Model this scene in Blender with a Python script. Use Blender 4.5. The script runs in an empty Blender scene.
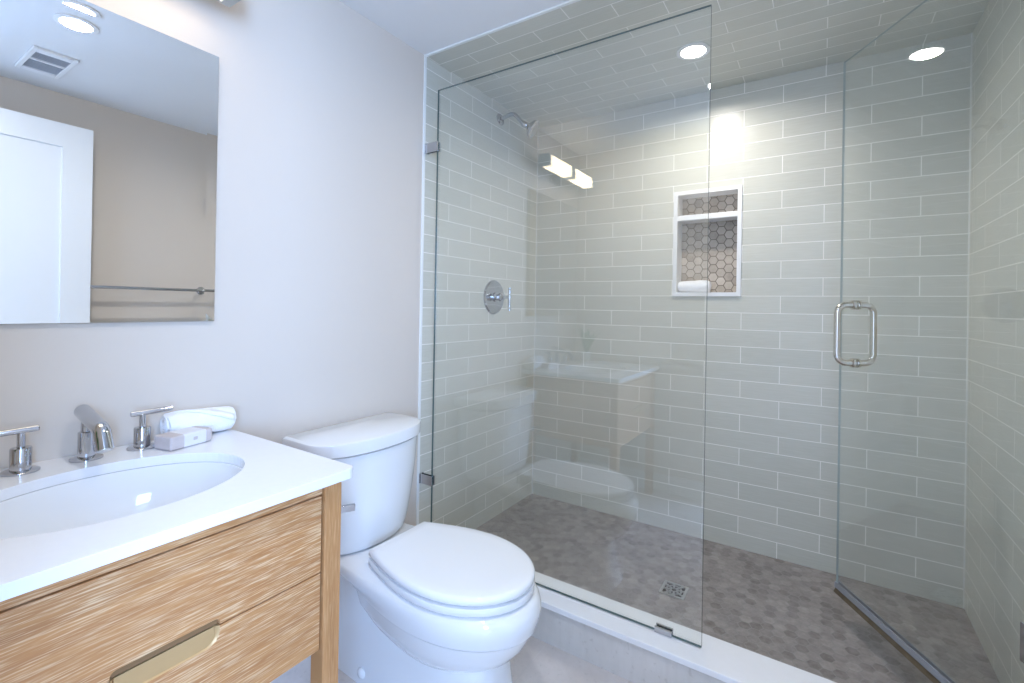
import bpy, bmesh, math, random
from mathutils import Vector, Matrix
random.seed(7)
PI = math.pi
SC = bpy.context.scene
COL = SC.collection

# ------------------------------------------------------------------ camera
F, CX, CY = 472.2160, 517.0598, 305.4097
yaw, pitch, roll = -0.573134, 0.003132, 0.016771
fwd = Vector((math.sin(yaw)*math.cos(pitch), math.cos(yaw)*math.cos(pitch), math.sin(pitch)))
rgt = Vector((math.cos(yaw), -math.sin(yaw), 0)); upv = rgt.cross(fwd)
r2 = math.cos(roll)*rgt + math.sin(roll)*upv
u2 = -math.sin(roll)*rgt + math.cos(roll)*upv
cam = bpy.data.cameras.new('camera'); cam_o = bpy.data.objects.new('camera', cam); COL.objects.link(cam_o)
M = Matrix.Identity(4)
for i in range(3):
    M[i][0] = r2[i]; M[i][1] = u2[i]; M[i][2] = -fwd[i]
M[0][3], M[1][3], M[2][3] = 1.4266, -1.4548, 1.1018
cam_o.matrix_world = M
cam.sensor_width = 36; cam.sensor_fit = 'HORIZONTAL'; cam.lens = F/1024*36
cam.shift_x = -(CX-512)/1024; cam.shift_y = (CY-341.5)/1024
cam.clip_start = 0.01
SC.camera = cam_o

# ------------------------------------------------------------------ light
EXPOSURE = 0.33
VANITY_W, SHOWER_W, ROOM_W, DAY_W = 7.0, 5.6, 4.6, 160.0   # diffuser radiance; then watts
SC.view_settings.view_transform = 'Standard'; SC.view_settings.look = 'None'
SC.view_settings.exposure = EXPOSURE; SC.view_settings.gamma = 1.0; SC.view_settings.use_curve_mapping = False
W = bpy.data.worlds.new('sky'); SC.world = W; W.use_nodes = True
bg = W.node_tree.nodes['Background']; bg.inputs[0].default_value = (0.45, 0.68, 1, 1); bg.inputs[1].default_value = 2.0
al = bpy.data.lights.new('day_fill', 'AREA'); al.shape = 'RECTANGLE'; al.size = 1.3; al.size_y = 1.4
al.energy = DAY_W; al.color = (0.34, 0.56, 1.0)
alo = bpy.data.objects.new('day_fill', al); COL.objects.link(alo)
alo.location = (2.66, -2.35, 1.40); alo.rotation_euler = (PI/2, 0, PI/2)   # added area lamp at the hall window, standing in for cool outdoor light
SC.cycles.max_bounces = 10; SC.cycles.diffuse_bounces = 6; SC.cycles.glossy_bounces = 6
SC.cycles.transparent_max_bounces = 16; SC.cycles.caustics_reflective = True
SC.cycles.sample_clamp_indirect = 6.0

# ------------------------------------------------------------------ materials
def srgb(r, g, b):
    f = lambda c: (c/255/12.92) if c/255 <= .04045 else ((c/255+.055)/1.055)**2.4
    return (f(r), f(g), f(b), 1)
class NT:
    def __init__(s, name):
        s.m = bpy.data.materials.new(name); s.m.use_nodes = True; s.t = s.m.node_tree; s.t.nodes.clear()
        s.out = s.n('ShaderNodeOutputMaterial')
    def n(s, typ, **kw):
        x = s.t.nodes.new(typ)
        for k, v in kw.items(): setattr(x, k, v)
        return x
    def l(s, a, b): s.t.links.new(a, b)
    def inp(s, sock, v):
        if isinstance(v, bpy.types.NodeSocket): s.l(v, sock)
        else: sock.default_value = v
    def math(s, op, a, b=None, c=None):
        x = s.n('ShaderNodeMath', operation=op); s.inp(x.inputs[0], a)
        if b is not None: s.inp(x.inputs[1], b)
        if c is not None: s.inp(x.inputs[2], c)
        return x.outputs[0]
    def vmath(s, op, a, b=None, out=0):
        x = s.n('ShaderNodeVectorMath', operation=op); s.inp(x.inputs[0], a)
        if b is not None: s.inp(x.inputs[1], b)
        return x.outputs[out]
    def mix(s, fac, a, b):
        x = s.n('ShaderNodeMix', data_type='RGBA'); s.inp(x.inputs[0], fac); s.inp(x.inputs[6], a); s.inp(x.inputs[7], b)
        return x.outputs[2]
    def pos(s): return s.n('ShaderNodeTexCoord').outputs['Object']
    def sep(s, v):
        x = s.n('ShaderNodeSeparateXYZ'); s.l(v, x.inputs[0]); return x.outputs
    def comb(s, a, b, c=0.0):
        x = s.n('ShaderNodeCombineXYZ')
        for i, v in enumerate((a, b, c)): s.inp(x.inputs[i], v)
        return x.outputs[0]
    def noise(s, vec, scale, detail=3, rough=.5):
        x = s.n('ShaderNodeTexNoise'); s.l(vec, x.inputs['Vector'])
        x.inputs['Scale'].default_value = scale; x.inputs['Detail'].default_value = detail; x.inputs['Roughness'].default_value = rough
        return x.outputs['Fac']
    def ramp(s, fac, *stops):
        x = s.n('ShaderNodeValToRGB'); s.l(fac, x.inputs[0]); e = x.color_ramp.elements
        while len(e) < len(stops): e.new(.5)
        for k, (p, c) in zip(e, stops): k.position = p; k.color = c if len(c) == 4 else (*c, 1)
        return x.outputs[0]
    def maprange(s, v, a, b, c, d):
        x = s.n('ShaderNodeMapRange'); s.l(v, x.inputs[0])
        for i, q in enumerate((a, b, c, d)): x.inputs[i+1].default_value = q
        return x.outputs[0]
    def bsdf(s, color, rough=.5, metal=0., bump=None, bstr=.3, bdist=.001, coat=0., spec=.5):
        p = s.n('ShaderNodeBsdfPrincipled'); s.inp(p.inputs['Base Color'], color); s.inp(p.inputs['Roughness'], rough)
        p.inputs['Metallic'].default_value = metal; p.inputs['Coat Weight'].default_value = coat; p.inputs['Coat Roughness'].default_value = .05
        p.inputs['Specular IOR Level'].default_value = spec
        if bump is not None:
            b = s.n('ShaderNodeBump'); b.inputs['Strength'].default_value = bstr; b.inputs['Distance'].default_value = bdist
            s.l(bump, b.inputs['Height']); s.l(b.outputs[0], p.inputs['Normal'])
        s.l(p.outputs[0], s.out.inputs[0]); return s.m

def plain(name, color, rough=.5, metal=0., coat=0., vary=.03, nscale=8, bump=0.):
    t = NT(name); nz = t.noise(t.pos(), nscale, 3)
    dark = tuple(c*(1-vary) for c in color[:3])+(1,); lite = tuple(min(1, c*(1+vary)) for c in color[:3])+(1,)
    return t.bsdf(t.mix(nz, dark, lite), rough, metal, nz if bump else None, bump, .002, coat)

def tile_mat(name, ua, va, u0, v0, c1, c2, mortar, rough=.28):
    t = NT(name); p = t.pos(); s = t.sep(p)
    v = t.comb(t.math('SUBTRACT', s[ua], u0-.3175*20), t.math('SUBTRACT', s[va], v0-.0785*20))
    b = t.n('ShaderNodeTexBrick', offset=.5, offset_frequency=2, squash=1, squash_frequency=2)
    t.l(v, b.inputs['Vector'])
    b.inputs['Color1'].default_value = c1; b.inputs['Color2'].default_value = c2; b.inputs['Mortar'].default_value = mortar
    b.inputs['Scale'].default_value = 1; b.inputs['Mortar Size'].default_value = .0019; b.inputs['Mortar Smooth'].default_value = .25
    b.inputs['Bias'].default_value = 0; b.inputs['Brick Width'].default_value = .3175; b.inputs['Row Height'].default_value = .0785
    fac = b.outputs['Fac']
    streak = t.noise(t.comb(t.math('MULTIPLY', s[ua], 12), t.math('MULTIPLY', s[va], 160)), 1, 3)
    soft = t.noise(p, 9, 2)
    col = t.mix(t.maprange(streak, .35, .75, 0., .10), b.outputs['Color'], (1, 1, 1, 1))
    h = t.math('ADD', t.math('MULTIPLY', t.math('SUBTRACT', 1., fac), 1.), t.math('MULTIPLY', soft, .45))
    return t.bsdf(col, t.maprange(fac, 0, 1, rough, .7), 0, h, .55, .0012, spec=.35)

def hex_mat(name, ax_u, ax_v, size, cols, grout, du=0., dv=0., rough=.45, spread=1., gw=.05):
    # u: across flats
    t = NT(name); p = t.pos(); s = t.sep(p)
    uv = t.comb(t.math('ADD', t.math('MULTIPLY', t.math('ADD', s[ax_u], du), 1/size), 100.), t.math('ADD', t.math('MULTIPLY', t.math('ADD', s[ax_v], dv), 1/size), 100*1.7320508))
    R = (1, 1.7320508, 1); H = (.5, .8660254, .5)
    a = t.vmath('SUBTRACT', t.vmath('MODULO', uv, R), H)
    b = t.vmath('SUBTRACT', t.vmath('MODULO', t.vmath('SUBTRACT', uv, H), R), H)
    flat = lambda q: t.vmath('MULTIPLY', q, (1, 1, 0))
    a, b = flat(a), flat(b)
    cmp = t.math('LESS_THAN', t.vmath('LENGTH', a, out=1), t.vmath('LENGTH', b, out=1))
    mx = t.n('ShaderNodeMix', data_type='VECTOR'); t.l(cmp, mx.inputs[0]); t.l(b, mx.inputs[4]); t.l(a, mx.inputs[5]); gv = mx.outputs[1]
    ab = t.vmath('ABSOLUTE', gv)
    d = t.math('MAXIMUM', t.vmath('DOT_PRODUCT', ab, (.5, .8660254, 0), out=1), t.sep(ab)[0])
    cid = t.vmath('SUBTRACT', uv, gv)
    wn = t.n('ShaderNodeTexWhiteNoise', noise_dimensions='3D')
    t.l(t.vmath('SNAP', t.vmath('ADD', flat(cid), (.01, .01, 0)), (.1, .1, .1)), wn.inputs['Vector'])
    mott = t.noise(p, 30, 5, .7); big = t.noise(p, 3.2, 2)
    f = t.math('ADD', t.math('MULTIPLY', wn.outputs[0], .45*spread), t.math('ADD', t.math('MULTIPLY', mott, .5), t.math('MULTIPLY', big, .3*spread)))
    col = t.ramp(t.maprange(f, .2, .2+.42+.43*spread, 0, 1), *[(i/(len(cols)-1), c) for i, c in enumerate(cols)])
    g = t.maprange(d, .5-gw, .5-gw*.45, 0, 1)
    return t.bsdf(t.mix(g, col, grout), t.maprange(g, 0, 1, rough, .85), 0, t.math('SUBTRACT', 1., g), .5, .0015)

def wood_mat(name, along, across, base, light, dark):
    t = NT(name); p = t.pos(); s = t.sep(p)
    warp = t.noise(t.comb(t.math('MULTIPLY', s[along], 2.2), t.math('MULTIPLY', s[across], 5.), s[0]), 1, 2)
    ac = t.math('ADD', s[across], t.math('MULTIPLY', warp, .018))
    gr = t.noise(t.comb(t.math('MULTIPLY', s[along], 17), t.math('MULTIPLY', ac, 400)), 1, 3, .55)
    gr2 = t.noise(t.comb(t.math('MULTIPLY', s[along], 3), t.math('MULTIPLY', ac, 60), 3.), 1, 3)
    pat = t.noise(t.comb(t.math('MULTIPLY', s[along], 7), t.math('MULTIPLY', s[across], 12), 7.), 1, 2)
    c = t.mix(t.maprange(gr2, .3, .7, 0, 1), dark, base)
    streak = t.math('MULTIPLY', t.maprange(gr, .47, .68, 0, 1), t.maprange(pat, .25, .6, .45, .9))
    c = t.mix(streak, c, light)
    return t.bsdf(c, .55, 0, gr, .25, .0008)

def emit_mat(name, color, strength):
    t = NT(name); e = t.n('ShaderNodeEmission'); e.inputs[0].default_value = (*color, 1); e.inputs[1].default_value = strength
    t.l(e.outputs[0], t.out.inputs[0]); return t.m

def glass_mat(name, tint, f0, power=5.):
    # thin sheet: straight-through transmission plus mirror reflection weighted by Schlick's Fresnel term
    t = NT(name); lw = t.n('ShaderNodeLayerWeight'); lw.inputs[0].default_value = .5
    f = t.math('ADD', f0, t.math('MULTIPLY', t.math('POWER', lw.outputs['Facing'], power), 1-f0))
    tr = t.n('ShaderNodeBsdfTransparent'); tr.inputs[0].default_value = tint
    gl = t.n('ShaderNodeBsdfGlossy'); gl.inputs['Roughness'].default_value = 0; gl.inputs[0].default_value = (1, 1, 1, 1)
    m = t.n('ShaderNodeMixShader'); t.l(f, m.inputs[0]); t.l(tr.outputs[0], m.inputs[1]); t.l(gl.outputs[0], m.inputs[2])
    t.l(m.outputs[0], t.out.inputs[0]); return t.m

T1, T2, GR = srgb(204, 203, 192), srgb(197, 197, 186), srgb(244, 242, 236)
MAT = dict(
    paint=plain('wall_paint', srgb(212, 201, 189), .75, vary=.015, nscale=3),
    ceil=plain('ceiling_paint', srgb(226, 226, 226), .8, vary=.01),
    white=plain('white_trim_paint', srgb(232, 232, 232), .35, vary=.01),
    tback=tile_mat('tile_back', 0, 2, 1.271, 1.170, T1, T2, GR),
    tleft=tile_mat('tile_left', 1, 2, .013, 1.170, T1, T2, GR),
    tright=tile_mat('tile_right', 1, 2, .275, 1.170, T1, T2, GR),
    tceil=tile_mat('tile_ceiling', 0, 1, -.156, .012, T1, T2, GR),
    tedge=plain('tile_edge', srgb(236, 238, 236), .2, vary=.02),
    hexf=hex_mat('hex_floor', 1, 0, .040, [srgb(104, 98, 95), srgb(140, 133, 130), srgb(168, 160, 157), srgb(200, 193, 189)], srgb(150, 146, 143), spread=.42),
    hexn=hex_mat('hex_niche', 2, 0, .0415, [srgb(118, 110, 102), srgb(164, 154, 142), srgb(186, 176, 164), srgb(204, 196, 186)], srgb(120, 112, 104), dv=.0, gw=.06),
    quartz=plain('white_quartz', srgb(232, 232, 234), .16, vary=.02, nscale=60),
    ceramic=plain('white_ceramic', srgb(232, 232, 232), .07, coat=.3, vary=.004),
    seat=plain('white_plastic', srgb(236, 236, 236), .14, vary=.004),
    chrome=plain('chrome', (.56, .57, .60, 1), .06, 1., vary=.01),
    nickel=plain('polished_nickel', (.72, .68, .62, 1), .1, 1., vary=.02),
    steel=plain('brushed_steel', (.62, .62, .62, 1), .28, 1., vary=.04),
    satin=plain('satin_nickel', srgb(176, 178, 176), .35, .3),
    caulk=plain('caulk', srgb(216, 216, 210), .5),
    dark=plain('dark_shade', srgb(24, 22, 22), .8),
    brass=plain('brushed_brass', srgb(190, 154, 106), .4, .3, vary=.06, nscale=30),
    woody=wood_mat('cerused_oak_flat', 1, 2, srgb(186, 132, 80), srgb(224, 190, 148), srgb(166, 112, 66)),
    woodz=wood_mat('cerused_oak_upright', 2, 1, srgb(186, 134, 84), srgb(204, 158, 110), srgb(164, 114, 68)),
    woodi=plain('oak_inside', srgb(128, 94, 58), .7, vary=.1, nscale=20),
    towel=plain('white_terry', srgb(240, 240, 242), .95, vary=.03, nscale=300, bump=.8),
    soap=plain('soap_paper', srgb(196, 186, 184), .6, vary=.09, nscale=70),
    label=plain('soap_label', srgb(222, 220, 222), .5, vary=.02),
    glass=glass_mat('clear_glass', (.98, .99, .985, 1), .085),
    gedge=plain('glass_edge', srgb(52, 84, 88), .12, vary=.1),
    gedge2=plain('glass_edge_pale', srgb(168, 178, 176), .12, vary=.1),
    sweep=plain('vinyl_sweep', srgb(150, 152, 158), .3, vary=.05, nscale=30),
    sweepd=plain('stained_vinyl', srgb(92, 80, 62), .6, vary=.5, nscale=45),
    mirror=plain('mirror_silver', (.93, .95, .95, 1), .0, 1., vary=.0),
    medge=plain('mirror_edge', srgb(150, 165, 165), .2),
    lamp=emit_mat('lamp_diffuser', (1., .84, .62), VANITY_W),
    can=emit_mat('shower_lamp', (1., .97, .94), 14.0),
    canr=emit_mat('room_lamp', (.96, .98, 1.), 14.0),
    ventg=plain('vent_grey', srgb(176, 180, 188), .6),
    leaf=plain('leaf_green', srgb(70, 120, 62), .5, vary=.3, nscale=20),
    sky=emit_mat('added_window_glow', (.42, .68, 1.), 1.5),
)
def stone_mat(name, c1, c2, c3, tile=None):
    t = NT(name); p = t.pos(); n1 = t.noise(p, 5, 5, .6); n2 = t.noise(p, 60, 3); s = t.sep(p)
    c = t.mix(t.maprange(n1, .3, .7, 0, 1), c1, c2)
    vein = t.noise(t.comb(t.math('MULTIPLY', s[0], 60), t.math('MULTIPLY', s[1], 60), t.math('MULTIPLY', s[2], 10)), 1, 3)
    c = t.mix(t.maprange(vein, .45, .7, 0, .14), c, c3)
    c = t.mix(t.maprange(n2, .62, .72, 0, .4), c, c3)
    rough, h = .35, None
    if tile:
        b = t.n('ShaderNodeTexBrick', offset=.5, offset_frequency=2); v = t.comb(t.math('ADD', s[1], 8.0-tile[2]), t.math('ADD', s[0], 8.0-tile[3])); t.l(v, b.inputs['Vector'])
        b.inputs['Scale'].default_value = 1; b.inputs['Brick Width'].default_value = tile[0]; b.inputs['Row Height'].default_value = tile[1]
        b.inputs['Mortar Size'].default_value = .0015; b.inputs['Mortar Smooth'].default_value = .2
        c = t.mix(b.outputs['Fac'], c, srgb(206, 200, 196)); h = t.math('SUBTRACT', 1., b.outputs['Fac'])
    return t.bsdf(c, rough, 0, h, .3, .001)
MAT['stone'] = stone_mat('floor_stone', srgb(216, 208, 204), srgb(200, 192, 187), srgb(180, 172, 168), (.61, .305, .05, .12))
MAT['curbs'] = stone_mat('curb_stone', srgb(212, 208, 204), srgb(200, 196, 191), srgb(174, 168, 161))

# ------------------------------------------------------------------ mesh helpers
class MB:
    def __init__(s): s.v = []; s.f = []; s.mi = []; s.cur = 0
    def add(s, vs, fs):
        o = len(s.v); s.v += [tuple(q) for q in vs]; s.f += [[i+o for i in f] for f in fs]; s.mi += [s.cur]*len(fs); return s
    def box(s, x0, x1, y0, y1, z0, z1):
        vs = [(x, y, z) for x in (x0, x1) for y in (y0, y1) for z in (z0, z1)]
        return s.add(vs, [(0, 1, 3, 2), (4, 6, 7, 5), (0, 4, 5, 1), (2, 3, 7, 6), (0, 2, 6, 4), (1, 5, 7, 3)])
    def loft(s, rings, cap0=True, cap1=True, closed=True):
        n = len(rings[0]); vs = [p for r in rings for p in r]; fs = []
        for k in range(len(rings)-1):
            for i in range(n if closed else n-1):
                j = (i+1) % n; fs.append((k*n+i, k*n+j, (k+1)*n+j, (k+1)*n+i))
        if cap0: fs.append(tuple(range(n-1, -1, -1)))
        if cap1: fs.append(tuple((len(rings)-1)*n+i for i in range(n)))
        return s.add(vs, fs)
    def prism(s, poly, axis, a, b):
        def P(u, v, w): return (w, u, v) if axis == 0 else ((u, w, v) if axis == 1 else (u, v, w))
        return s.loft([[P(u, v, a) for u, v in poly], [P(u, v, b) for u, v in poly]])
    def tube(s, path, r, n=16, caps=True):
        path = [Vector(p) for p in path]; rr = r if isinstance(r, (list, tuple)) else [r]*len(path); rings = []
        t = (path[1]-path[0]).normalized(); up = Vector((0, 0, 1)) if abs(t.z) < .9 else Vector((1, 0, 0))
        nrm = (up - t*up.dot(t)).normalized()
        for i, p in enumerate(path):
            a = path[max(i-1, 0)]; b = path[min(i+1, len(path)-1)]; t = (b-a)
            if t.length < 1e-9: t = Vector((0, 0, 1))
            t.normalize(); nrm = (nrm - t*nrm.dot(t)).normalized(); bi = t.cross(nrm)
            rings.append([p + rr[i]*(math.cos(2*PI*k/n)*nrm + math.sin(2*PI*k/n)*bi) for k in range(n)])
        return s.loft(rings, caps, caps)
    def lathe(s, prof, origin, axis=(0, 0, 1), n=32):
        ax = Vector(axis).normalized(); o = Vector(origin); up = Vector((1, 0, 0)) if abs(ax.x) < .9 else Vector((0, 1, 0))
        u = (up-ax*up.dot(ax)).normalized(); v = ax.cross(u); rings = []
        for r, h in prof: rings.append([o+ax*h+max(r, 1e-5)*(math.cos(2*PI*k/n)*u+math.sin(2*PI*k/n)*v) for k in range(n)])
        return s.loft(rings)
    def build(s, name, mat, parent=None, smooth=None, bevel=0., seg=2, loc=None, rot=None, subsurf=0):
        me = bpy.data.meshes.new(name); me.from_pydata(s.v, [], s.f)
        mats = mat if isinstance(mat, (list, tuple)) else [mat]
        for m in mats: me.materials.append(MAT[m] if isinstance(m, str) else m)
        me.polygons.foreach_set('material_index', s.mi); me.update()
        bm = bmesh.new(); bm.from_mesh(me); bmesh.ops.recalc_face_normals(bm, faces=bm.faces); bm.to_mesh(me); bm.free()
        if smooth:
            me.polygons.foreach_set('use_smooth', [True]*len(me.polygons)); me.set_sharp_from_angle(angle=math.radians(smooth))
        o = bpy.data.objects.new(name, me); COL.objects.link(o)
        if parent is not None: o.parent = parent
        if loc: o.location = loc
        if rot: o.rotation_euler = rot
        if bevel:
            b = o.modifiers.new('bevel', 'BEVEL'); b.width = bevel; b.segments = seg; b.limit_method = 'ANGLE'; b.angle_limit = math.radians(40)
        if subsurf:
            q = o.modifiers.new('subsurf', 'SUBSURF'); q.levels = subsurf; q.render_levels = subsurf
        return o

def thing(name, label, cat, loc=(0, 0, 0), rz=0., group=None):
    o = bpy.data.objects.new(name, None); o.empty_display_size = .05; COL.objects.link(o)
    o.location = loc; o.rotation_euler = (0, 0, rz)
    return tag(o, label, cat, group)
def tag(o, label, cat, group=None):
    o['label'] = label; o['category'] = cat
    if group: o['group'] = group
    return o
def struct(name, mb, mat, parent=None, label=None, **kw):
    o = mb.build(name, mat, parent, **kw)
    if parent is None:
        o['kind'] = 'structure'
    if label: o['label'] = label
    return o
def pl(o, label): o['label'] = label; return o
def rrect(u0, u1, v0, v1, r, n=6):
    if not isinstance(r, (list, tuple)): r = [r]*4
    pts = []
    for (cu, cv, a0), q in zip(((u1, v1, 0), (u0, v1, 90), (u0, v0, 180), (u1, v0, 270)), r):
        su = -1 if cu == u1 else 1; sv = -1 if cv == v1 else 1
        for k in range(n+1):
            a = math.radians(a0+90*k/n); pts.append((cu+su*q+q*math.cos(a), cv+sv*q+q*math.sin(a)))
    return pts
def arc(path_pts, r, n=8):
    """round the inner corners of a polyline"""
    P = [Vector(p) for p in path_pts]; out = [P[0]]
    for i in range(1, len(P)-1):
        a = (P[i-1]-P[i]).normalized(); b = (P[i+1]-P[i]).normalized()
        half = a.angle(b)/2; d = r/math.tan(half); s = P[i]+a*d; e = P[i]+b*d
        c = P[i]+(a+b).normalized()*(r/math.sin(half))
        for k in range(n+1):
            q = s.lerp(e, k/n)-c; out.append(c+q.normalized()*r)
    out.append(P[-1]); return out

FZ = -.033            # bathroom floor level (shower floor is z = 0)
WX, DY, H, RY = 1.889, .952, 2.16, -1.475
# ------------------------------------------------------------------ room shell
struct('floor', MB().box(-.12, WX+.12, RY-.14, -.03, FZ-.08, FZ), 'stone')
struct('shower_floor', MB().box(-.12, WX+.12, .07, DY+.12, -.08, 0), 'hexf')
struct('wall_left', MB().box(-.12, 0, RY-.14, -.0005, FZ, H), 'paint')
struct('wall_left_tiled', MB().box(-.12, 0, 0, DY, FZ, H), 'tleft')
struct('wall_right', MB().box(WX, WX+.12, RY-.14, -.0005, FZ, H), 'paint')
struct('wall_right_tiled', MB().box(WX, WX+.12, 0, DY, FZ, H), 'tright')
NX0, NX1, NZ0, NZ1, ND = .812, 1.097, 1.181, 1.674, .09
wb = MB()
wb.box(-.12, NX0, DY, DY+.12, 0, H).box(NX1, WX+.12, DY, DY+.12, 0, H).box(NX0, NX1, DY, DY+.12, 0, NZ0).box(NX0, NX1, DY, DY+.12, NZ1, H)
struct('wall_back', wb, 'tback')
struct('niche_back_wall', MB().box(NX0, NX1, DY+ND, DY+.119, NZ0, NZ1), 'hexn')
nl = MB()
nl.box(NX0, NX0+.006, DY, DY+ND, NZ0, NZ1).box(NX1-.006, NX1, DY, DY+ND, NZ0, NZ1).box(NX0, NX1, DY, DY+ND, NZ0, NZ0+.006).box(NX0, NX1, DY, DY+ND, NZ1-.006, NZ1)
nt = struct('niche_trim_1', nl, 'white')
fr = MB(); o_ = .013
fr.box(NX0-o_, NX0+.006, DY-.008, DY, NZ0-o_, NZ1+o_).box(NX1-.006, NX1+o_, DY-.008, DY, NZ0-o_, NZ1+o_)
fr.box(NX0+.006, NX1-.006, DY-.008, DY, NZ1-.006, NZ1+o_).box(NX0+.006, NX1-.006, DY-.008, DY, NZ0-o_, NZ0+.006)
struct('frame', fr, 'white', nt)
tag(MB().box(NX0+.006, NX1-.006, DY-.006, DY+ND, 1.541, 1.567).build('niche_shelf', 'white', None, bevel=.002),
    'thin white shelf slab across the upper part of the shower wall niche', 'shelf')
struct('ceiling', MB().box(-.12, WX+.12, RY-.14, -.0005, H, H+.1), 'ceil')
struct('ceiling_tiled', MB().box(-.12, WX+.12, 0, DY+.12, H, H+.1), 'tceil')
tr = MB().box(0, .004, -.002, .011, .107, H).box(0, WX, -.003, .009, H-.006, H).box(WX-.004, WX, -.002, .011, .107, H)
t1 = struct('trim_1', tr, 'tedge')
struct('caulk_line', MB().prism([(0, DY-.004), (.004, DY), (0, DY)], 2, 0, H).prism([(WX, DY-.004), (WX, DY), (WX-.004, DY)], 2, 0, H), 'caulk', t1)
# front wall (behind the camera) with its doorway
DX0, DX1, DH = .97, 1.80, 2.02
wf = MB().box(0, DX0, RY-.12, RY, FZ, H).box(DX1, WX, RY-.12, RY, FZ, H).box(DX0, DX1, RY-.12, RY, DH, H)
struct('wall_front', wf, 'paint')
cs = MB().box(DX0-.07, DX0, RY, RY+.012, FZ, DH+.07).box(DX1, WX-.004, RY, RY+.012, FZ, DH+.07).box(DX0, DX1, RY, RY+.012, DH, DH+.07)
struct('trim_2', cs, 'white', bevel=.002)
bb = MB().box(0, .014, RY, -.002, FZ, FZ+.11)
struct('baseboard_left', bb, 'white', bevel=.003)
struct('baseboard_right', MB().box(WX-.014, WX, -.56, -.06, FZ, FZ+.11), 'white', bevel=.003)
struct('baseboard_front', MB().box(.014, DX0-.07, RY, RY+.014, FZ, FZ+.11), 'white', bevel=.003)
# open door leaf, parked along the right wall
dl = MB(); lx0, lx1, ly0, ly1, lz1 = 1.755, 1.795, -1.435, -.605, 1.972
st = .115
for a in ((ly0, ly0+st), (ly1-st, ly1)): dl.box(lx0, lx1, a[0], a[1], FZ+.01, lz1)
dl.box(lx0, lx1, ly0+st, ly1-st, lz1-st, lz1).box(lx0, lx1, ly0+st, ly1-st, FZ+.01, .2).box(lx0, lx1, ly0+st, ly1-st, .86, .98)
dl.box(lx0+.013, lx1-.013, ly0+st-.005, ly1-st+.005, .15, lz1-.1)
dr = struct('door_1', dl, 'white')
dk = MB().lathe([(.026, 0), (.026, .006), (.01, .01), (.01, .035), (.024, .042), (.027, .055), (.02, .065), (.002, .068)], (lx0, ly1-.06, .93), (-1, 0, 0))
dk.build('door_knob', 'nickel', dr, smooth=40)
# unseen hall beyond the doorway, added with its window to carry cool light in
hx0, hx1, hy = .6, 2.6, -3.45
struct('floor_hall', MB().box(hx0-.1, hx1+.1, hy-.1, RY-.14, FZ-.08, FZ), 'quartz')  # pale floor so it bounces light up to the bathroom ceiling
struct('ceiling_hall', MB().box(hx0-.1, hx1+.1, hy-.1, RY-.12, 2.4, 2.5), 'ceil')
struct('wall_hall_left', MB().box(hx0-.1, hx0, hy, RY-.12, FZ, 2.4), 'paint')
struct('wall_hall_far', MB().box(hx0, hx1, hy-.1, hy, FZ, 2.4), 'paint')
wy0, wy1, wz0, wz1 = -3.03, -1.67, .66, 2.14
struct('wall_hall_right', MB().box(hx1, hx1+.1, hy, wy0, FZ, 2.4).box(hx1, hx1+.1, wy1, RY-.12, FZ, 2.4).box(hx1, hx1+.1, wy0, wy1, FZ, wz0).box(hx1, hx1+.1, wy0, wy1, wz1, 2.4), 'paint')
struct('wall_hall_near', MB().box(WX+.12, hx1, RY-.14, RY-.12, FZ, 2.4).box(hx0, WX+.12, RY-.14, RY-.12, H+.1, 2.4), 'paint')
a_, b_ = hx1+.065, hx1+.095
w1 = struct('added_window', MB().box(a_, b_, wy0, wy0+.04, wz0, wz1).box(a_, b_, wy1-.04, wy1, wz0, wz1).box(a_, b_, wy0+.04, wy1-.04, wz0, wz0+.04).box(a_, b_, wy0+.04, wy1-.04, wz1-.04, wz1).box(a_, b_, -2.37, -2.33, wz0+.04, wz1-.04), 'white')  # unseen window, added as the opening for the cool light
struct('added_window_pane', MB().box(hx1+.078, hx1+.083, wy0+.04, wy1-.04, wz0+.04, wz1-.04), 'glass', w1)
# shower curb
cb = struct('trim_3', MB().box(0, WX, -.046, .082, FZ, .088), 'curbs')
cb['label'] = 'shower curb faced in beige grey stone'
pl(struct('curb_slab', MB().box(0, WX, -.056, .091, .088, .107), 'quartz', cb, bevel=.003, seg=3), 'white quartz curb top')

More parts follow.
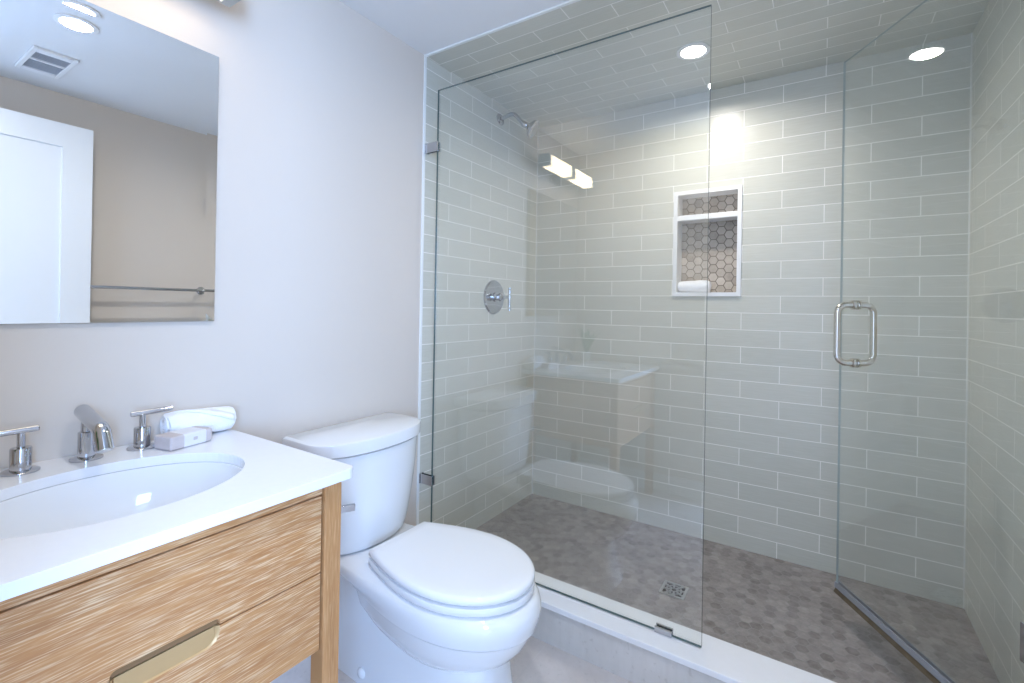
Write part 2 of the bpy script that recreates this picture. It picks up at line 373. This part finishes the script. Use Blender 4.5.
# ------------------------------------------------------------------ vanity
VY0, VY1 = -1.466, -.776
ctag = None
def counter():
    zt, zb = .748, .727; yc, xc, a, b = -1.112, .303, .224, .172
    outer = [(0.001, VY0), (.580, VY0)] + [( .580-.02+.02*math.cos(t), VY1-.02+.02*math.sin(t)) for t in [PI/2*k/6 for k in range(7)]] + [(0.001, VY1)]
    inner = [(xc+b*math.cos(2*PI*k/72), yc+a*math.sin(2*PI*k/72)) for k in range(72)]
    bm = bmesh.new(); loops = []
    for pts in (outer, inner):
        vs = [bm.verts.new((x, y, zt)) for x, y in pts]; loops.append(vs)
        for i in range(len(vs)): bm.edges.new((vs[i], vs[(i+1) % len(vs)]))
    bmesh.ops.triangle_fill(bm, edges=bm.edges[:], use_beauty=True)
    g = bmesh.ops.extrude_face_region(bm, geom=bm.faces[:])
    bmesh.ops.translate(bm, verts=[e for e in g['geom'] if isinstance(e, bmesh.types.BMVert)], vec=(0, 0, zb-zt))
    bmesh.ops.recalc_face_normals(bm, faces=bm.faces)
    me = bpy.data.meshes.new('countertop'); bm.to_mesh(me); bm.free(); me.materials.append(MAT['quartz'])
    o = bpy.data.objects.new('countertop', me); COL.objects.link(o)
    bv = o.modifiers.new('bevel', 'BEVEL'); bv.width = .003; bv.segments = 3; bv.limit_method = 'ANGLE'; bv.angle_limit = math.radians(50)
    tag(o, 'white quartz vanity countertop with an oval sink opening', 'countertop')
    # undermount basin
    prof = [(1.03, .7265), (1.03, .705), (1.0, .68), (.95, .65), (.86, .618), (.68, .594), (.4, .583), (.12, .581), (.1, .581)]
    inn = [(.1, .589), (.4, .591), (.68, .602), (.84, .626), (.925, .656), (.965, .685), (.985, .7265)]
    m = MB()
    m.loft([[(xc+b*r*math.cos(2*PI*k/64), yc+a*r*math.sin(2*PI*k/64), z) for k in range(64)] for r, z in prof+inn], False, False)
    n = 64; q = len(prof+inn)-1
    m.f += [(q*n+k, q*n+(k+1) % n, (k+1) % n, k) for k in range(n)]; m.mi += [0]*n
    sk = thing('sink', 'oval white undermount basin set below the quartz countertop', 'sink', (xc, yc, .581))
    ob = m.build('basin', 'ceramic', sk, smooth=50, loc=(-xc, -yc, -.581))
    pl(MB().lathe([(.024, 0), (.026, .009), (.022, .0105), (.018, .0095), (.002, .009)], (0, 0, .002)).build('drain', 'chrome', sk, smooth=40), 'round chrome sink drain')
counter()

van = thing('vanity_cabinet', 'light cerused oak bathroom vanity with two drawers on square legs', 'vanity', (.3, -1.116, FZ))
class OffMB(MB):
    pass
def vb(mb, name, mat, **kw): return mb.build(name, mat, van, loc=(-.3, 1.116, -FZ), **kw)
for lx, ly in ((.523, -.841), (.523, -1.43), (.02, -.841), (.02, -1.43)):
    vb(MB().box(lx, lx+.041, ly, ly+.04, FZ, .7265), 'leg', 'woodz', bevel=.002)
vb(MB().box(.545, .556, -1.39, -.843, .7045, .7265), 'top_rail', 'woody')
vb(MB().box(.061, .523, -.835, -.817, .38, .7265), 'side_panel', 'woody')
vb(MB().box(.061, .523, -1.416, -1.398, .38, .7265), 'side_panel', 'woody')
vb(MB().box(.045, .06, -1.39, -.843, .38, .7265), 'back_panel', 'woodi')
vb(MB().box(.06, .52, -1.398, -.835, .385, .40), 'bottom_panel', 'woodi')
NY0, NY1 = -1.191, -1.041
def notch_up():       # notch rising into the upper drawer, listed from +y to -y
    pts = [(NY1, .5445)]; r = .008; zt = .556
    pts += [(NY1-r+r*math.cos(t), zt-r+r*math.sin(t)) for t in [PI/2*k/5 for k in range(6)]]
    pts += [(NY0+r-r*math.sin(t), zt-r+r*math.cos(t)) for t in [PI/2*k/5 for k in range(6)]]
    return pts + [(NY0, .5445)]
def notch_dn():       # notch cut down into the lower drawer, from -y to +y
    r = .022; zb = .512; pts = [(NY0, .5425)]
    pts += [(NY0+r-r*math.cos(t), zb+r-r*math.sin(t)) for t in [PI/2*k/7 for k in range(8)]]
    pts += [(NY1-r+r*math.sin(t), zb+r-r*math.cos(t)) for t in [PI/2*k/7 for k in range(8)]]
    return pts + [(NY1, .5425)]
DYA, DYB = -1.388, -.8455
up = [(DYA, .5445), (DYA, .7025), (DYB, .7025), (DYB, .5445)] + notch_up()
lo = [(DYB, .5425), (DYB, .383), (DYA, .383), (DYA, .5425)] + notch_dn()
ud = vb(MB().prism(up, 0, .540, .559), 'drawer', 'woody', bevel=.0012)
ld = vb(MB().prism(lo, 0, .540, .559), 'drawer', 'woody', bevel=.0012)
for d_, z0, z1 in ((ud, .56, .576), (ld, .41, .5)):
    MB().box(.1, .538, -1.375, -.86, z0, z1).build('drawer_box', 'woodi', d_)
MB().box(.5402, .5530, NY0+.0005, NY1-.0005, .5447, .5559).build('notch_back', 'woodi', ud)
g = MB().prism([(.5535, .5423), (.5402, .5423), (.5402, .5135), (.5560, .5135)], 1, NY0+.006, NY1-.006)
pl(g.build('finger_pull', 'brass', ld), 'brushed gold recess of the finger pull')
lip = MB()
sect = notch_dn()
ri = []
for (y, z), k in zip(sect, range(len(sect))):
    cy_, cz_ = (NY0+NY1)/2, .545
    dy, dz = cy_-y, cz_-z; L = math.hypot(dy, dz) or 1
    ri.append([(.5585, y, z), (.557, y+dy/L*.003, z+dz/L*.003), (.5485, y+dy/L*.007, z+dz/L*.006), (.5402, y, z)])
lip.loft(ri); pl(lip.build('pull_lip', 'brass', ld, smooth=50), 'pale gold curved lip lining the finger pull')

# ------------------------------------------------------------------ faucet
def rel(pts, o): return [(p[0]-o[0], p[1]-o[1], p[2]-o[2]) for p in pts]
ct = .7485
fo = (.058, -1.088, ct)
fa = thing('faucet', 'chrome widespread faucet with two bar lever handles on the quartz countertop', 'faucet', fo)
sp = MB()
sp.lathe([(.0155, .004), (.0155, .060), (.012, .062)], (0, 0, 0), n=28)
sp.tube([(0, 0, .058), (0, 0, .082)], .0105, 20)
path = arc([(-.030, 0, .102), (.088, .0, .078), (.110, .0, .038)], .026, 8)
sp.tube(path, .0155, 24)
so = sp.build('spout', 'chrome', fa, smooth=35)
MB().lathe([(.029, 0), (.029, .003), (.026, .005), (.012, .006)], (0, 0, 0), n=36).build('escutcheon', 'chrome', so, smooth=35)
d = (Vector(path[-1])-Vector(path[-2])).normalized()
MB().lathe([(.0125, -.004), (.0125, .0008), (.002, .0008)], path[-1], d, n=20).build('aerator', 'steel', so, smooth=35)
for hy_, a0, a1 in ((-.9865, -.022, .058), (-1.191, -.058, .024)):
    h0 = (.0595-fo[0], hy_-fo[1], 0)
    m = MB().lathe([(.0165, .004), (.0165, .048), (.0155, .05), (.006, .0505)], h0, n=28)
    m.tube([(h0[0], h0[1], .05), (h0[0], h0[1], .081)], .0065, 16)
    ho = m.build('handle', 'chrome', fa, smooth=35)
    MB().lathe([(.029, 0), (.029, .003), (.026, .005), (.012, .006)], h0, n=36).build('escutcheon', 'chrome', ho, smooth=35)
    MB().tube([(h0[0]-.004, h0[1]+a0, .083), (h0[0]-.004, h0[1]+a0+.001, .083), (h0[0]+.01, h0[1]+a1-.001, .087), (h0[0]+.01, h0[1]+a1, .087)], [.005, .0065, .0065, .005], 16).build('lever', 'chrome', ho, smooth=35)

# ------------------------------------------------------------------ soap and towels
def soap():
    A, B, C = Vector((.097, -.980)), Vector((.149, -.957)), Vector((.128, -.865))
    ux = (C-B).normalized(); ang = math.atan2(ux.y, ux.x); L, D, h = .104, .060, .033
    c = (B + C)/2 - Vector((-ux.y, ux.x))*(-D/2) ; nrm = Vector((-ux.y, ux.x)); c = (B+C)/2 + nrm*(D/2)
    t = thing('soap_bar', 'paper wrapped bar of soap lying beside the faucet handle on the countertop', 'soap', (c.x, c.y, ct), ang)
    MB().box(-L/2, L/2, -D/2, D/2, .0005, h).build('wrapper', 'soap', t, bevel=.005, seg=3)
    MB().box(-L*.22, L*.36, -D/2-.0006, D/2+.0006, .0002, h+.0006).build('label_band', 'label', t, bevel=.005, seg=3)
    MB().prism(rrect(.002, .012, h*.42, h*.66, .001, 2), 1, -D/2-.0011, -D/2-.0004).build('printed_mark', 'soap', t)
soap()
def towel_roll(name, label, x, y, z, L, R, ry=0., rz=0., flat=.92):
    t = thing(name, label, 'towel', (x, y, z), rz)
    rings = []
    for k in range(15):                         # plump roll, along local y
        u = k/14; yy = (u-.5)*L; e = 1-.10*abs(2*u-1)**4
        ring = []
        for i in range(40):
            a = 2*PI*i/40; rr = R*e*(1+.02*math.sin(3*a+5*u)+.012*math.sin(7*a-9*u))
            ring.append((rr*math.cos(a)*1.02, yy+.003*math.sin(2*a+1), max(0.0, R*flat+rr*flat*math.sin(a))))
        rings.append(ring)
    m = MB().loft(rings)
    b = m.build('roll', 'towel', t, smooth=60)
    # the loose edge of the cloth lies diagonally round the roll
    fl = []
    for k in range(22):
        u = k/21; yy = (-.49+.98*u)*L; a0 = 1.9-2.0*u
        for w, lift in ((0, .0035), (.30, .0042), (.6, .001)):
            a = a0+w; rr = R+lift-.1*R*abs(2*(yy/L+.5)-1)**4
            fl.append((rr*math.cos(a)*1.02, yy, R*flat+rr*flat*math.sin(a)))
    f = MB(); f.add(fl, [(3*k+j, 3*k+3+j, 3*k+4+j, 3*k+1+j) for k in range(21) for j in (0, 1)])
    fo_ = f.build('loose_edge', 'towel', t, smooth=70)
    sm = fo_.modifiers.new('solid', 'SOLIDIFY'); sm.thickness = .003; sm.offset = -1
    for s_ in (-1, 1):                          # spiral of the rolled end
        pts = []
        for k in range(60):
            a = k*.28; rr = R*.84*(1-k/66); pts.append((rr*math.cos(a), s_*(L/2+.0015), R*flat+rr*flat*math.sin(a)))
        MB().tube(pts, .0032, 8).build('rolled_end', 'towel', t, smooth=60)
    return t
towel_roll('rolled_towel', 'rolled white hand towel lying behind the soap on the countertop', .040, -.855, ct, .150, .0365, rz=-.10)
towel_roll('rolled_towel', 'rolled white washcloth lying in the shower wall niche', .892, 1.0, NZ0+.006, .140, .032, rz=PI/2)

# ------------------------------------------------------------------ mirror
MY0, MY1, MZ0, MZ1 = -1.43, -.8095, 1.049, 1.782
mi = thing('wall_mirror', 'frameless wall mirror with a ground rim hanging above the vanity', 'mirror', (0, (MY0+MY1)/2, MZ0))
m = MB(); bw, x0, xe, xf = .026, .002, .01065, .0100
def rr(i, x): return [(x, MY0+i-mi.location.y, MZ0+i-MZ0), (x, MY1-i-mi.location.y, MZ0+i-MZ0), (x, MY1-i-mi.location.y, MZ1-i-MZ0), (x, MY0+i-mi.location.y, MZ1-i-MZ0)]
m.loft([rr(0, xe), rr(bw, xf)], False, True); m.cur = 1; m.loft([rr(0, x0), rr(0, xe)], True, False)
m.build('mirror_glass', ['mirror', 'medge'], mi)

# ------------------------------------------------------------------ vanity light
vy = -1.118
vl = thing('vanity_light', 'chrome bar light with two glowing white diffusers above the mirror', 'wall light', (0, vy, 1.934))
pl(MB().box(0, .018, -.06, .06, -.06, .06).build('backplate', 'chrome', vl, bevel=.003), 'chrome wall plate')
MB().box(.016, .072, -.018, .018, -.018, .018).build('arm', 'chrome', vl, bevel=.002)
hs = MB().box(.066, .074, -.307, .307, -.031, .031)
hs.build('spine', 'chrome', vl, bevel=.001)
for a, b, g_ in ((-.308, -.282, 0), (-.022, .022, .004), (.282, .308, 0)):
    MB().box(.066, .138+g_, a, b, -.034-g_, .034+g_).build('end_cap', 'satin', vl, bevel=.0015)
for a, b in ((-.282, -.022), (.022, .282)):
    pl(MB().box(.074, .135, a, b, -.031, .031).build('diffuser', 'lamp', vl, bevel=.002), 'glowing white diffuser')

# ------------------------------------------------------------------ toilet
TY = -.388
to = thing('toilet', 'white two-piece toilet with a closed lid between the vanity and shower', 'toilet', (.4, TY, FZ))
def tb(mb, name, mat, **kw): return mb.build(name, mat, to, loc=(-.4, -TY, -FZ), **kw)
def egg(xb, xm, xf, hb, hm, z, n=48, sq=2.0, y0=TY):
    """outline: flat back at xb (half width hb) widening to hm at xm, elliptical nose to xf"""
    side = []
    for k in range(n//2):
        u = k/(n//2-1)
        if u < .42:
            w = u/.42; x = xb+(xm-xb)*w; h = hb+(hm-hb)*math.sin(w*PI/2)
        else:
            w = (u-.42)/.58*PI/2; x = xm+(xf-xm)*math.sin(w)**(2/sq) if w > 0 else xm; h = hm*max(math.cos(w), 0)**(2/sq)
        side.append((x, h))
    return [(x, y0-h, z) for x, h in side] + [(x, y0+h, z) for x, h in reversed(side[:-1])]
# pedestal / skirt
sk = []
for z, xf, hm in ((FZ, .672, .118), (FZ+.02, .668, .116), (.03, .650, .110), (.10, .640, .108), (.16, .635, .106), (.21, .60, .10), (.27, .56, .10)):
    sk.append(egg(.06, .46, xf+.068, hm*.96, hm+.010, z, sq=3))
tb(MB().loft(sk), 'pedestal', 'ceramic', smooth=50)
# bowl with rear deck
bo = []
for z, xb, xm, xf, hb, hm in ((.090, .34, .50, .640, .07, .085), (.105, .31, .51, .690, .085, .112), (.135, .28, .52, .735, .10, .135), (.170, .26, .53, .765, .11, .150), (.205, .25, .54, .783, .115, .158),
        (.2125, .245, .54, .787, .118, .161), (.2135, .255, .54, .778, .108, .151), (.2185, .255, .54, .778, .108, .151), (.2195, .243, .54, .793, .122, .166), (.24, .22, .545, .798, .122, .169), (.262, .13, .55, .802, .125, .172), (.282, .05, .55, .803, .130, .173), (.300, .045, .55, .798, .135, .172), (.314, .045, .55, .790, .135, .168), (.320, .05, .55, .782, .13, .162)):
    z = .320-(.320-z)*.76 if z > .212 else .237-(.212-z)*1.0
    bo.append(egg(xb, xm, xf+.006, hb, hm+.007, z, n=64))
tb(MB().loft(bo), 'bowl', 'ceramic', smooth=50)
# seat ring and lid
def slab_egg(name, z0, z1, grow, mat, dome=0., rd=.0105):
    xb, xm, xf, hb, hm = .303-grow*.5, .555, .782+grow, .112+grow, .171+grow
    rings = [egg(xb+.003, xm, xf-.003, hb-.003, hm-.003, z0, 64), egg(xb, xm, xf, hb, hm, z0+.003, 64), egg(xb, xm, xf, hb, hm, z1-max(.006, rd*.8), 64), egg(xb+rd*.3, xm, xf-rd*.3, hb-rd*.3, hm-rd*.3, z1-rd*.3, 64), egg(xb+rd, xm, xf-rd, hb-rd, hm-rd, z1, 64)]
    if dome:
        for k, s_ in enumerate((.85, .6, .3)):
            cx_ = .545
            base = egg(xb+.010, xm, xf-.011, hb-.010, hm-.011, z1+dome*(1-s_**2), 64)
            rings.append([(cx_+(x-cx_)*s_, TY+(y-TY)*s_, z) for x, y, z in base])
    return tb(MB().loft(rings), name, mat, smooth=55)
slab_egg('seat', .3255, .3465, .004, 'seat', rd=.003)
slab_egg('seat_lid', .3530, .3745, .004, 'seat', .003)
for s_ in (-1, 1):
    tb(MB().tube([(.297, TY+s_*.075-.02, .338), (.297, TY+s_*.075+.02, .338)], .011, 16), 'hinge', 'seat', smooth=40)
    tb(MB().lathe([(.016, 0), (.016, .004), (.011, .009), (.002, .0105)], (.285, TY+s_*.1185, .0), (0, s_, 0), n=24), 'bolt_cap', 'seat', smooth=40)
# tank
def dshape(xb, xs, xf, hw, z, n=40, r=.012, y0=0.):
    TY = -.388+y0
    pts = [(xb+r, TY-hw)]; 
    out = [(xb, TY+hw-r), (xb, TY-hw+r), (xb+r*.3, TY-hw+r*.3), (xb+r, TY-hw)]
    for k in range(n+1):
        t = -PI/2+PI*k/n; out.append((xs+(xf-xs)*max(math.cos(t), 0)**.85, TY+hw*(1 if math.sin(t) > 0 else -1)*abs(math.sin(t))**.9))
    out += [(xb+r, TY+hw), (xb+r*.3, TY+hw-r*.3)]
    return [(x, y, z) for x, y in out]
tk = []
for z, hw, xf, xs in ((.3205, .12, .19, .10), (.3265, .12, .19, .10), (.3268, .166, .226, .10), (.337, .173, .232, .10), (.36, .180, .236, .105), (.45, .196, .243, .115), (.55, .207, .247, .125), (.636, .212, .249, .13)):
    tk.append(dshape(.03, xs, xf, hw, z))
tb(MB().loft(tk), 'tank', 'ceramic', smooth=50)
ld_ = [dshape(.022, .135, .244, .202, .6405, y0=-.006), dshape(.018, .14, .256, .216, .641, y0=-.006), dshape(.016, .145, .260, .220, .645, y0=-.006), dshape(.016, .145, .262, .221, .675, y0=-.006), dshape(.018, .145, .260, .219, .682, y0=-.006), dshape(.024, .14, .252, .213, .686, y0=-.006)]
tb(MB().loft(ld_), 'tank_lid', 'ceramic', smooth=40)
lv = MB().lathe([(.013, 0), (.013, .008), (.007, .012)], (.205, -.545, .494), (.75, -.66, 0), n=20)
lv.tube([(.213, -.553, .494), (.228, -.566, .494)], .006, 12)
lv.loft([[(.222+dx, -.585+dy, .494+dz) for dx, dy, dz in ((0, 0, -.010), (.008, -.004, -.010), (.008, -.004, .010), (0, 0, .010))], [(.258+dx, -.522+dy, .492+dz) for dx, dy, dz in ((0, 0, -.006), (.008, -.005, -.006), (.008, -.005, .015), (0, 0, .015))]])
pl(tb(lv, 'flush_lever', 'chrome', smooth=30, bevel=.0015), 'chrome flush lever')

# ------------------------------------------------------------------ shower glass
GY = .02
sc = thing('shower_screen', 'fixed clear glass panel standing on the white shower curb', 'glass panel', (.066, GY, .1075))
def glass_box(L, z0, z1, th, parent, name, edge='gedge'):
    g = MB().add([(x, y, z) for x in (0, L) for y in (-th/2, th/2) for z in (z0, z1)], [(0, 4, 5, 1), (2, 3, 7, 6)])
    g.cur = 1; g.add([(x, y, z) for x in (0, L) for y in (-th/2, th/2) for z in (z0, z1)], [(0, 1, 3, 2), (4, 6, 7, 5), (0, 2, 6, 4), (1, 5, 7, 3)])
    return g.build(name, ['glass', edge], parent)
glass_box(1.0757, .002, 1.896, .010, sc, 'glass')
for zc in (1.66, .262):
    c = MB().box(-.0655, .007, -.010, -.0052, -.020, .020).box(-.0655, .007, .0052, .010, -.020, .020).box(-.0655, -.058, -.014, .014, -.020, .020)
    pl(c.build('wall_clip', 'chrome', sc, bevel=.0012, loc=(0, 0, zc)), 'chrome wall clip')
c = MB().box(-.026, .026, -.011, -.0052, 0, .018).box(-.026, .026, .0052, .011, 0, .018)
pl(c.build('curb_clip', 'chrome', sc, bevel=.001, loc=(.965, 0, .0)), 'chrome clip at the foot of the glass')

hx, hyy = 1.850, .024
ddir = Vector((1.485-hx, .61-hyy)); DL = ddir.length; dang = math.atan2(ddir.y, ddir.x)
sd = thing('shower_door', 'frameless glass shower door swung into the shower with a looped metal handle', 'shower door', (hx, hyy, .118), dang)
glass_box(DL, .004, 1.886, .008, sd, 'glass', 'gedge2')
for n_ in (0,):
    hm = DL-.075; z0, z1, off = .928-.118, 1.128-.118, .062
    hb = None
    for s_ in (-1, 1):
        p = arc([(hm, s_*.004, z1), (hm, s_*off, z1), (hm, s_*off, z0), (hm, s_*.004, z0)], .03, 8)
        o = MB().tube(p, .0105, 20).build('handle', 'nickel', sd, smooth=40)
        for z in (z0, z1):
            MB().lathe([(.0165, .0), (.0165, .006), (.012, .009)], (hm, s_*.0052, z), (0, s_, 0), n=24).build('washer', 'nickel', o, smooth=35)
sw = MB().box(.0, DL, -.0075, .0075, -.004, .004).box(0, DL, -.009, -.0055, -.004, .016).box(0, DL, .0055, .009, -.004, .016)
so = pl(sw.build('bottom_sweep', 'sweep', sd), 'grey vinyl sweep along the door bottom')
pl(MB().add([(0, .004, -.004), (DL, .004, -.004), (DL, .013, -.020), (0, .013, -.020), (0, .001, -.004), (DL, .001, -.004), (DL, .010, -.021), (0, .010, -.021)], [(0, 1, 2, 3), (4, 7, 6, 5), (0, 4, 5, 1), (3, 2, 6, 7), (0, 3, 7, 4), (1, 5, 6, 2)]).build('drip_fin', 'sweepd', so), 'brown stained drip fin')
for z in (.25, 1.6):
    hb = MB().box(-.034, .055, -.012, -.0055, z-.045, z+.045).box(-.034, .055, .0055, .012, z-.045, z+.045).box(-.034, -.003, -.012, .012, z-.045, z+.045)
    hb.build('hinge', 'chrome', sd, bevel=.0015)

# ------------------------------------------------------------------ shower fittings
sh = thing('showerhead', 'chrome shower head on a bent arm high on the tiled wall', 'shower head', (0, .56, 2.06))
arm = arc([(0, 0, .020), (.085, -.0, .036), (.150, -.0, -.035)], .04, 8)
ao = MB().tube(arm, .0105, 18).build('arm', 'chrome', sh, smooth=40)
MB().lathe([(.031, 0), (.031, .004), (.024, .010), (.012, .013)], (.0005, 0, .020), (1, 0, .15), n=32).build('flange', 'chrome', ao, smooth=40)
ax = Vector((.80, .30, -.50)).normalized()
MB().lathe([(.010, -.012), (.015, -.006), (.016, .008), (.013, .016), (.020, .026), (.042, .044), (.046, .050), (.046, .060), (.041, .063), (.002, .063)], Vector(arm[-1]), ax, n=36).build('head', 'chrome', sh, smooth=40)
MB().lathe([(.037, .0), (.035, .002), (.002, .002)], Vector(arm[-1])+ax*.0631, ax, n=32).build('spray_plate', 'steel', sh, smooth=40)

va = thing('shower_valve', 'round chrome shower valve plate with a bar handle on the tiled wall', 'shower valve', (0, .530, 1.150))
MB().lathe([(.088, 0), (.088, .004), (.082, .009), (.03, .012)], (.0005, 0, 0), (1, 0, 0), n=48).build('escutcheon', 'chrome', va, smooth=30)
hv = MB().lathe([(.020, .010), (.024, .014), (.024, .020), (.016, .026), (.016, .036), (.022, .041), (.022, .058), (.012, .064), (.008, .066), (.008, .10)], (0, 0, 0), (1, 0, 0), n=28).build('handle', 'chrome', va, smooth=35)
MB().tube([(.100, 0, .048), (.100, 0, -.068)], .007, 16).build('lever', 'chrome', hv, smooth=35)

dn = thing('floor_drain', 'square steel drain grate in the hexagon tile shower floor', 'drain', (.953, .448, .0))
dm = MB()
q = .042
for a in (-1, 1):
    dm.box(a*q-.005, a*q+.005, -q-.005, q+.005, .0002, .004); dm.box(-q+.005, q-.005, a*q-.005, a*q+.005, .0002, .004)
for r0, r1 in ((.026, .031), (.009, .014)):
    for k in range(28):
        a0, a1 = 2*PI*k/28, 2*PI*(k+1)/28
        dm.add([(r*math.cos(t), r*math.sin(t), z) for z in (.0003, .0038) for r, t in ((r0, a0), (r1, a0), (r1, a1), (r0, a1))], [(0, 1, 2, 3), (7, 6, 5, 4), (0, 4, 5, 1), (1, 5, 6, 2), (2, 6, 7, 3), (3, 7, 4, 0)])
for k in range(8):
    t = 2*PI*k/8+.2; cth, sth = math.cos(t), math.sin(t)
    P = lambda r, w, z: (r*cth-w*sth, r*sth+w*cth, z)
    R1 = min(.040/max(abs(cth), abs(sth)), .05)
    dm.add([P(r, w, z) for r in (.012, R1) for w in (-.004, .004) for z in (.0003, .0038)], [(0, 1, 3, 2), (4, 6, 7, 5), (0, 4, 5, 1), (2, 3, 7, 6), (0, 2, 6, 4), (1, 5, 7, 3)])
dm.build('grate', 'steel', dn)
pl(MB().box(-q, q, -q, q, .0001, .0004).build('drain_shade', 'dark', dn), 'black sheet standing in for the shade under the grate')  # thin near-black sheet paints the shade below the grate

# ------------------------------------------------------------------ lights in the ceilings, vent, towel bar
def can(x, y, mat, label, watts, cone, color, r=.048):
    t = thing('recessed_light', label, 'ceiling light', (x, y, H))
    MB().lathe([(r, -.0005), (r+.016, -.0005), (r+.017, -.004), (r+.002, -.006), (r, -.004)], (0, 0, 0), (0, 0, 1), n=48).build('trim_ring', 'white', t, smooth=40)
    pl(MB().lathe([(r, -.0045), (r*.98, -.0052), (.002, -.0055)], (0, 0, 0), (0, 0, 1), n=48).build('lens', mat, t, smooth=40), 'glowing round lens')
    l = bpy.data.lights.new('lamp_beam', 'AREA'); l.energy = watts; l.color = color; l.shape = 'DISK'; l.size = 2*r*.9
    l.spread = math.radians(cone)
    lo = bpy.data.objects.new('lamp_beam', l); COL.objects.link(lo); lo.parent = t; lo.location = (0, 0, -.0065)
can(.972, .545, 'can', 'round recessed light glowing in the tiled shower ceiling', SHOWER_W, 160, (1., .95, .89))
can(1.01, -.862, 'canr', 'round recessed light in the white room ceiling, seen in the mirror', ROOM_W, 170, (.95, .97, 1.))
ve = thing('exhaust_vent', 'square white exhaust fan grille in the ceiling, seen in the mirror', 'vent', (1.515, -.835, H))
vm = MB()
vm.box(-.15, .15, -.072, -.056, -.012, -.0005).box(-.15, .15, .056, .072, -.012, -.0005).box(-.15, -.11, -.056, .056, -.012, -.0005).box(.11, .15, -.056, .056, -.012, -.0005).box(-.02, -.008, -.056, .056, -.012, -.0005)
vm.build('frame', 'white', ve, bevel=.002)
MB().box(-.11, .11, -.056, .056, -.004, -.0008).build('duct', 'ventg', ve)
for k in range(13):
    x = -.10+k*.0165
    if abs(x+.014) > .012:
        MB().box(x-.0015, x+.0015, -.056, .056, -.010, -.002).build('slat', 'ventg', ve)
tb_ = thing('towel_bar', 'chrome towel bar on the wall beside the door, seen in the mirror', 'towel bar', (WX, -.335, 1.17))
for s_ in (-1, 1):
    MB().lathe([(.024, 0), (.024, .008), (.011, .012), (.011, .066), (.013, .068), (.013, .084), (.004, .086)], (-.0005, s_*.3, 0), (-1, 0, 0), n=24).build('post', 'chrome', tb_, smooth=35)
MB().tube([(-.075, -.32, 0), (-.075, .345, 0)], .0085, 16).build('bar', 'chrome', tb_, smooth=35)

# ------------------------------------------------------------------ potted plant on the far end of the counter (reflected in the glass)
pp = thing('potted_plant', 'small green leafy plant in a white pot on the vanity, reflected in the shower glass', 'plant', (.13, -1.365, ct))
MB().lathe([(.026, 0), (.036, .06), (.037, .066), (.033, .066), (.031, .056), (.002, .055)], (0, 0, .0005), n=28).build('pot', 'ceramic', pp, smooth=40)
fm = MB()
for k in range(26):
    a = k*2.399; tl = .35+.5*((k*37) % 11)/11; L = .085+.05*((k*53) % 7)/7; cs_, sn = math.cos(a), math.sin(a); vs = []
    for i in range(6):
        u = i/5; rad = L*u*math.sin(tl)*(1-.0*u); zz = .055+L*2.0*u*math.cos(tl)*(1-.25*u*u); w = .011*math.sin(PI*min(1, u*.95+.05))+.0006
        rad = min(rad, .095)
        vs += [(rad*cs_-w*sn, rad*sn+w*cs_, zz), (rad*cs_, rad*sn, zz-.002), (rad*cs_+w*sn, rad*sn-w*cs_, zz)]
    fm.add(vs, [(3*i+j, 3*i+3+j, 3*i+4+j, 3*i+1+j) for i in range(5) for j in (0, 1)])
fo_ = fm.build('leaves', 'leaf', pp, smooth=60)
q_ = fo_.modifiers.new('solid', 'SOLIDIFY'); q_.thickness = .0012
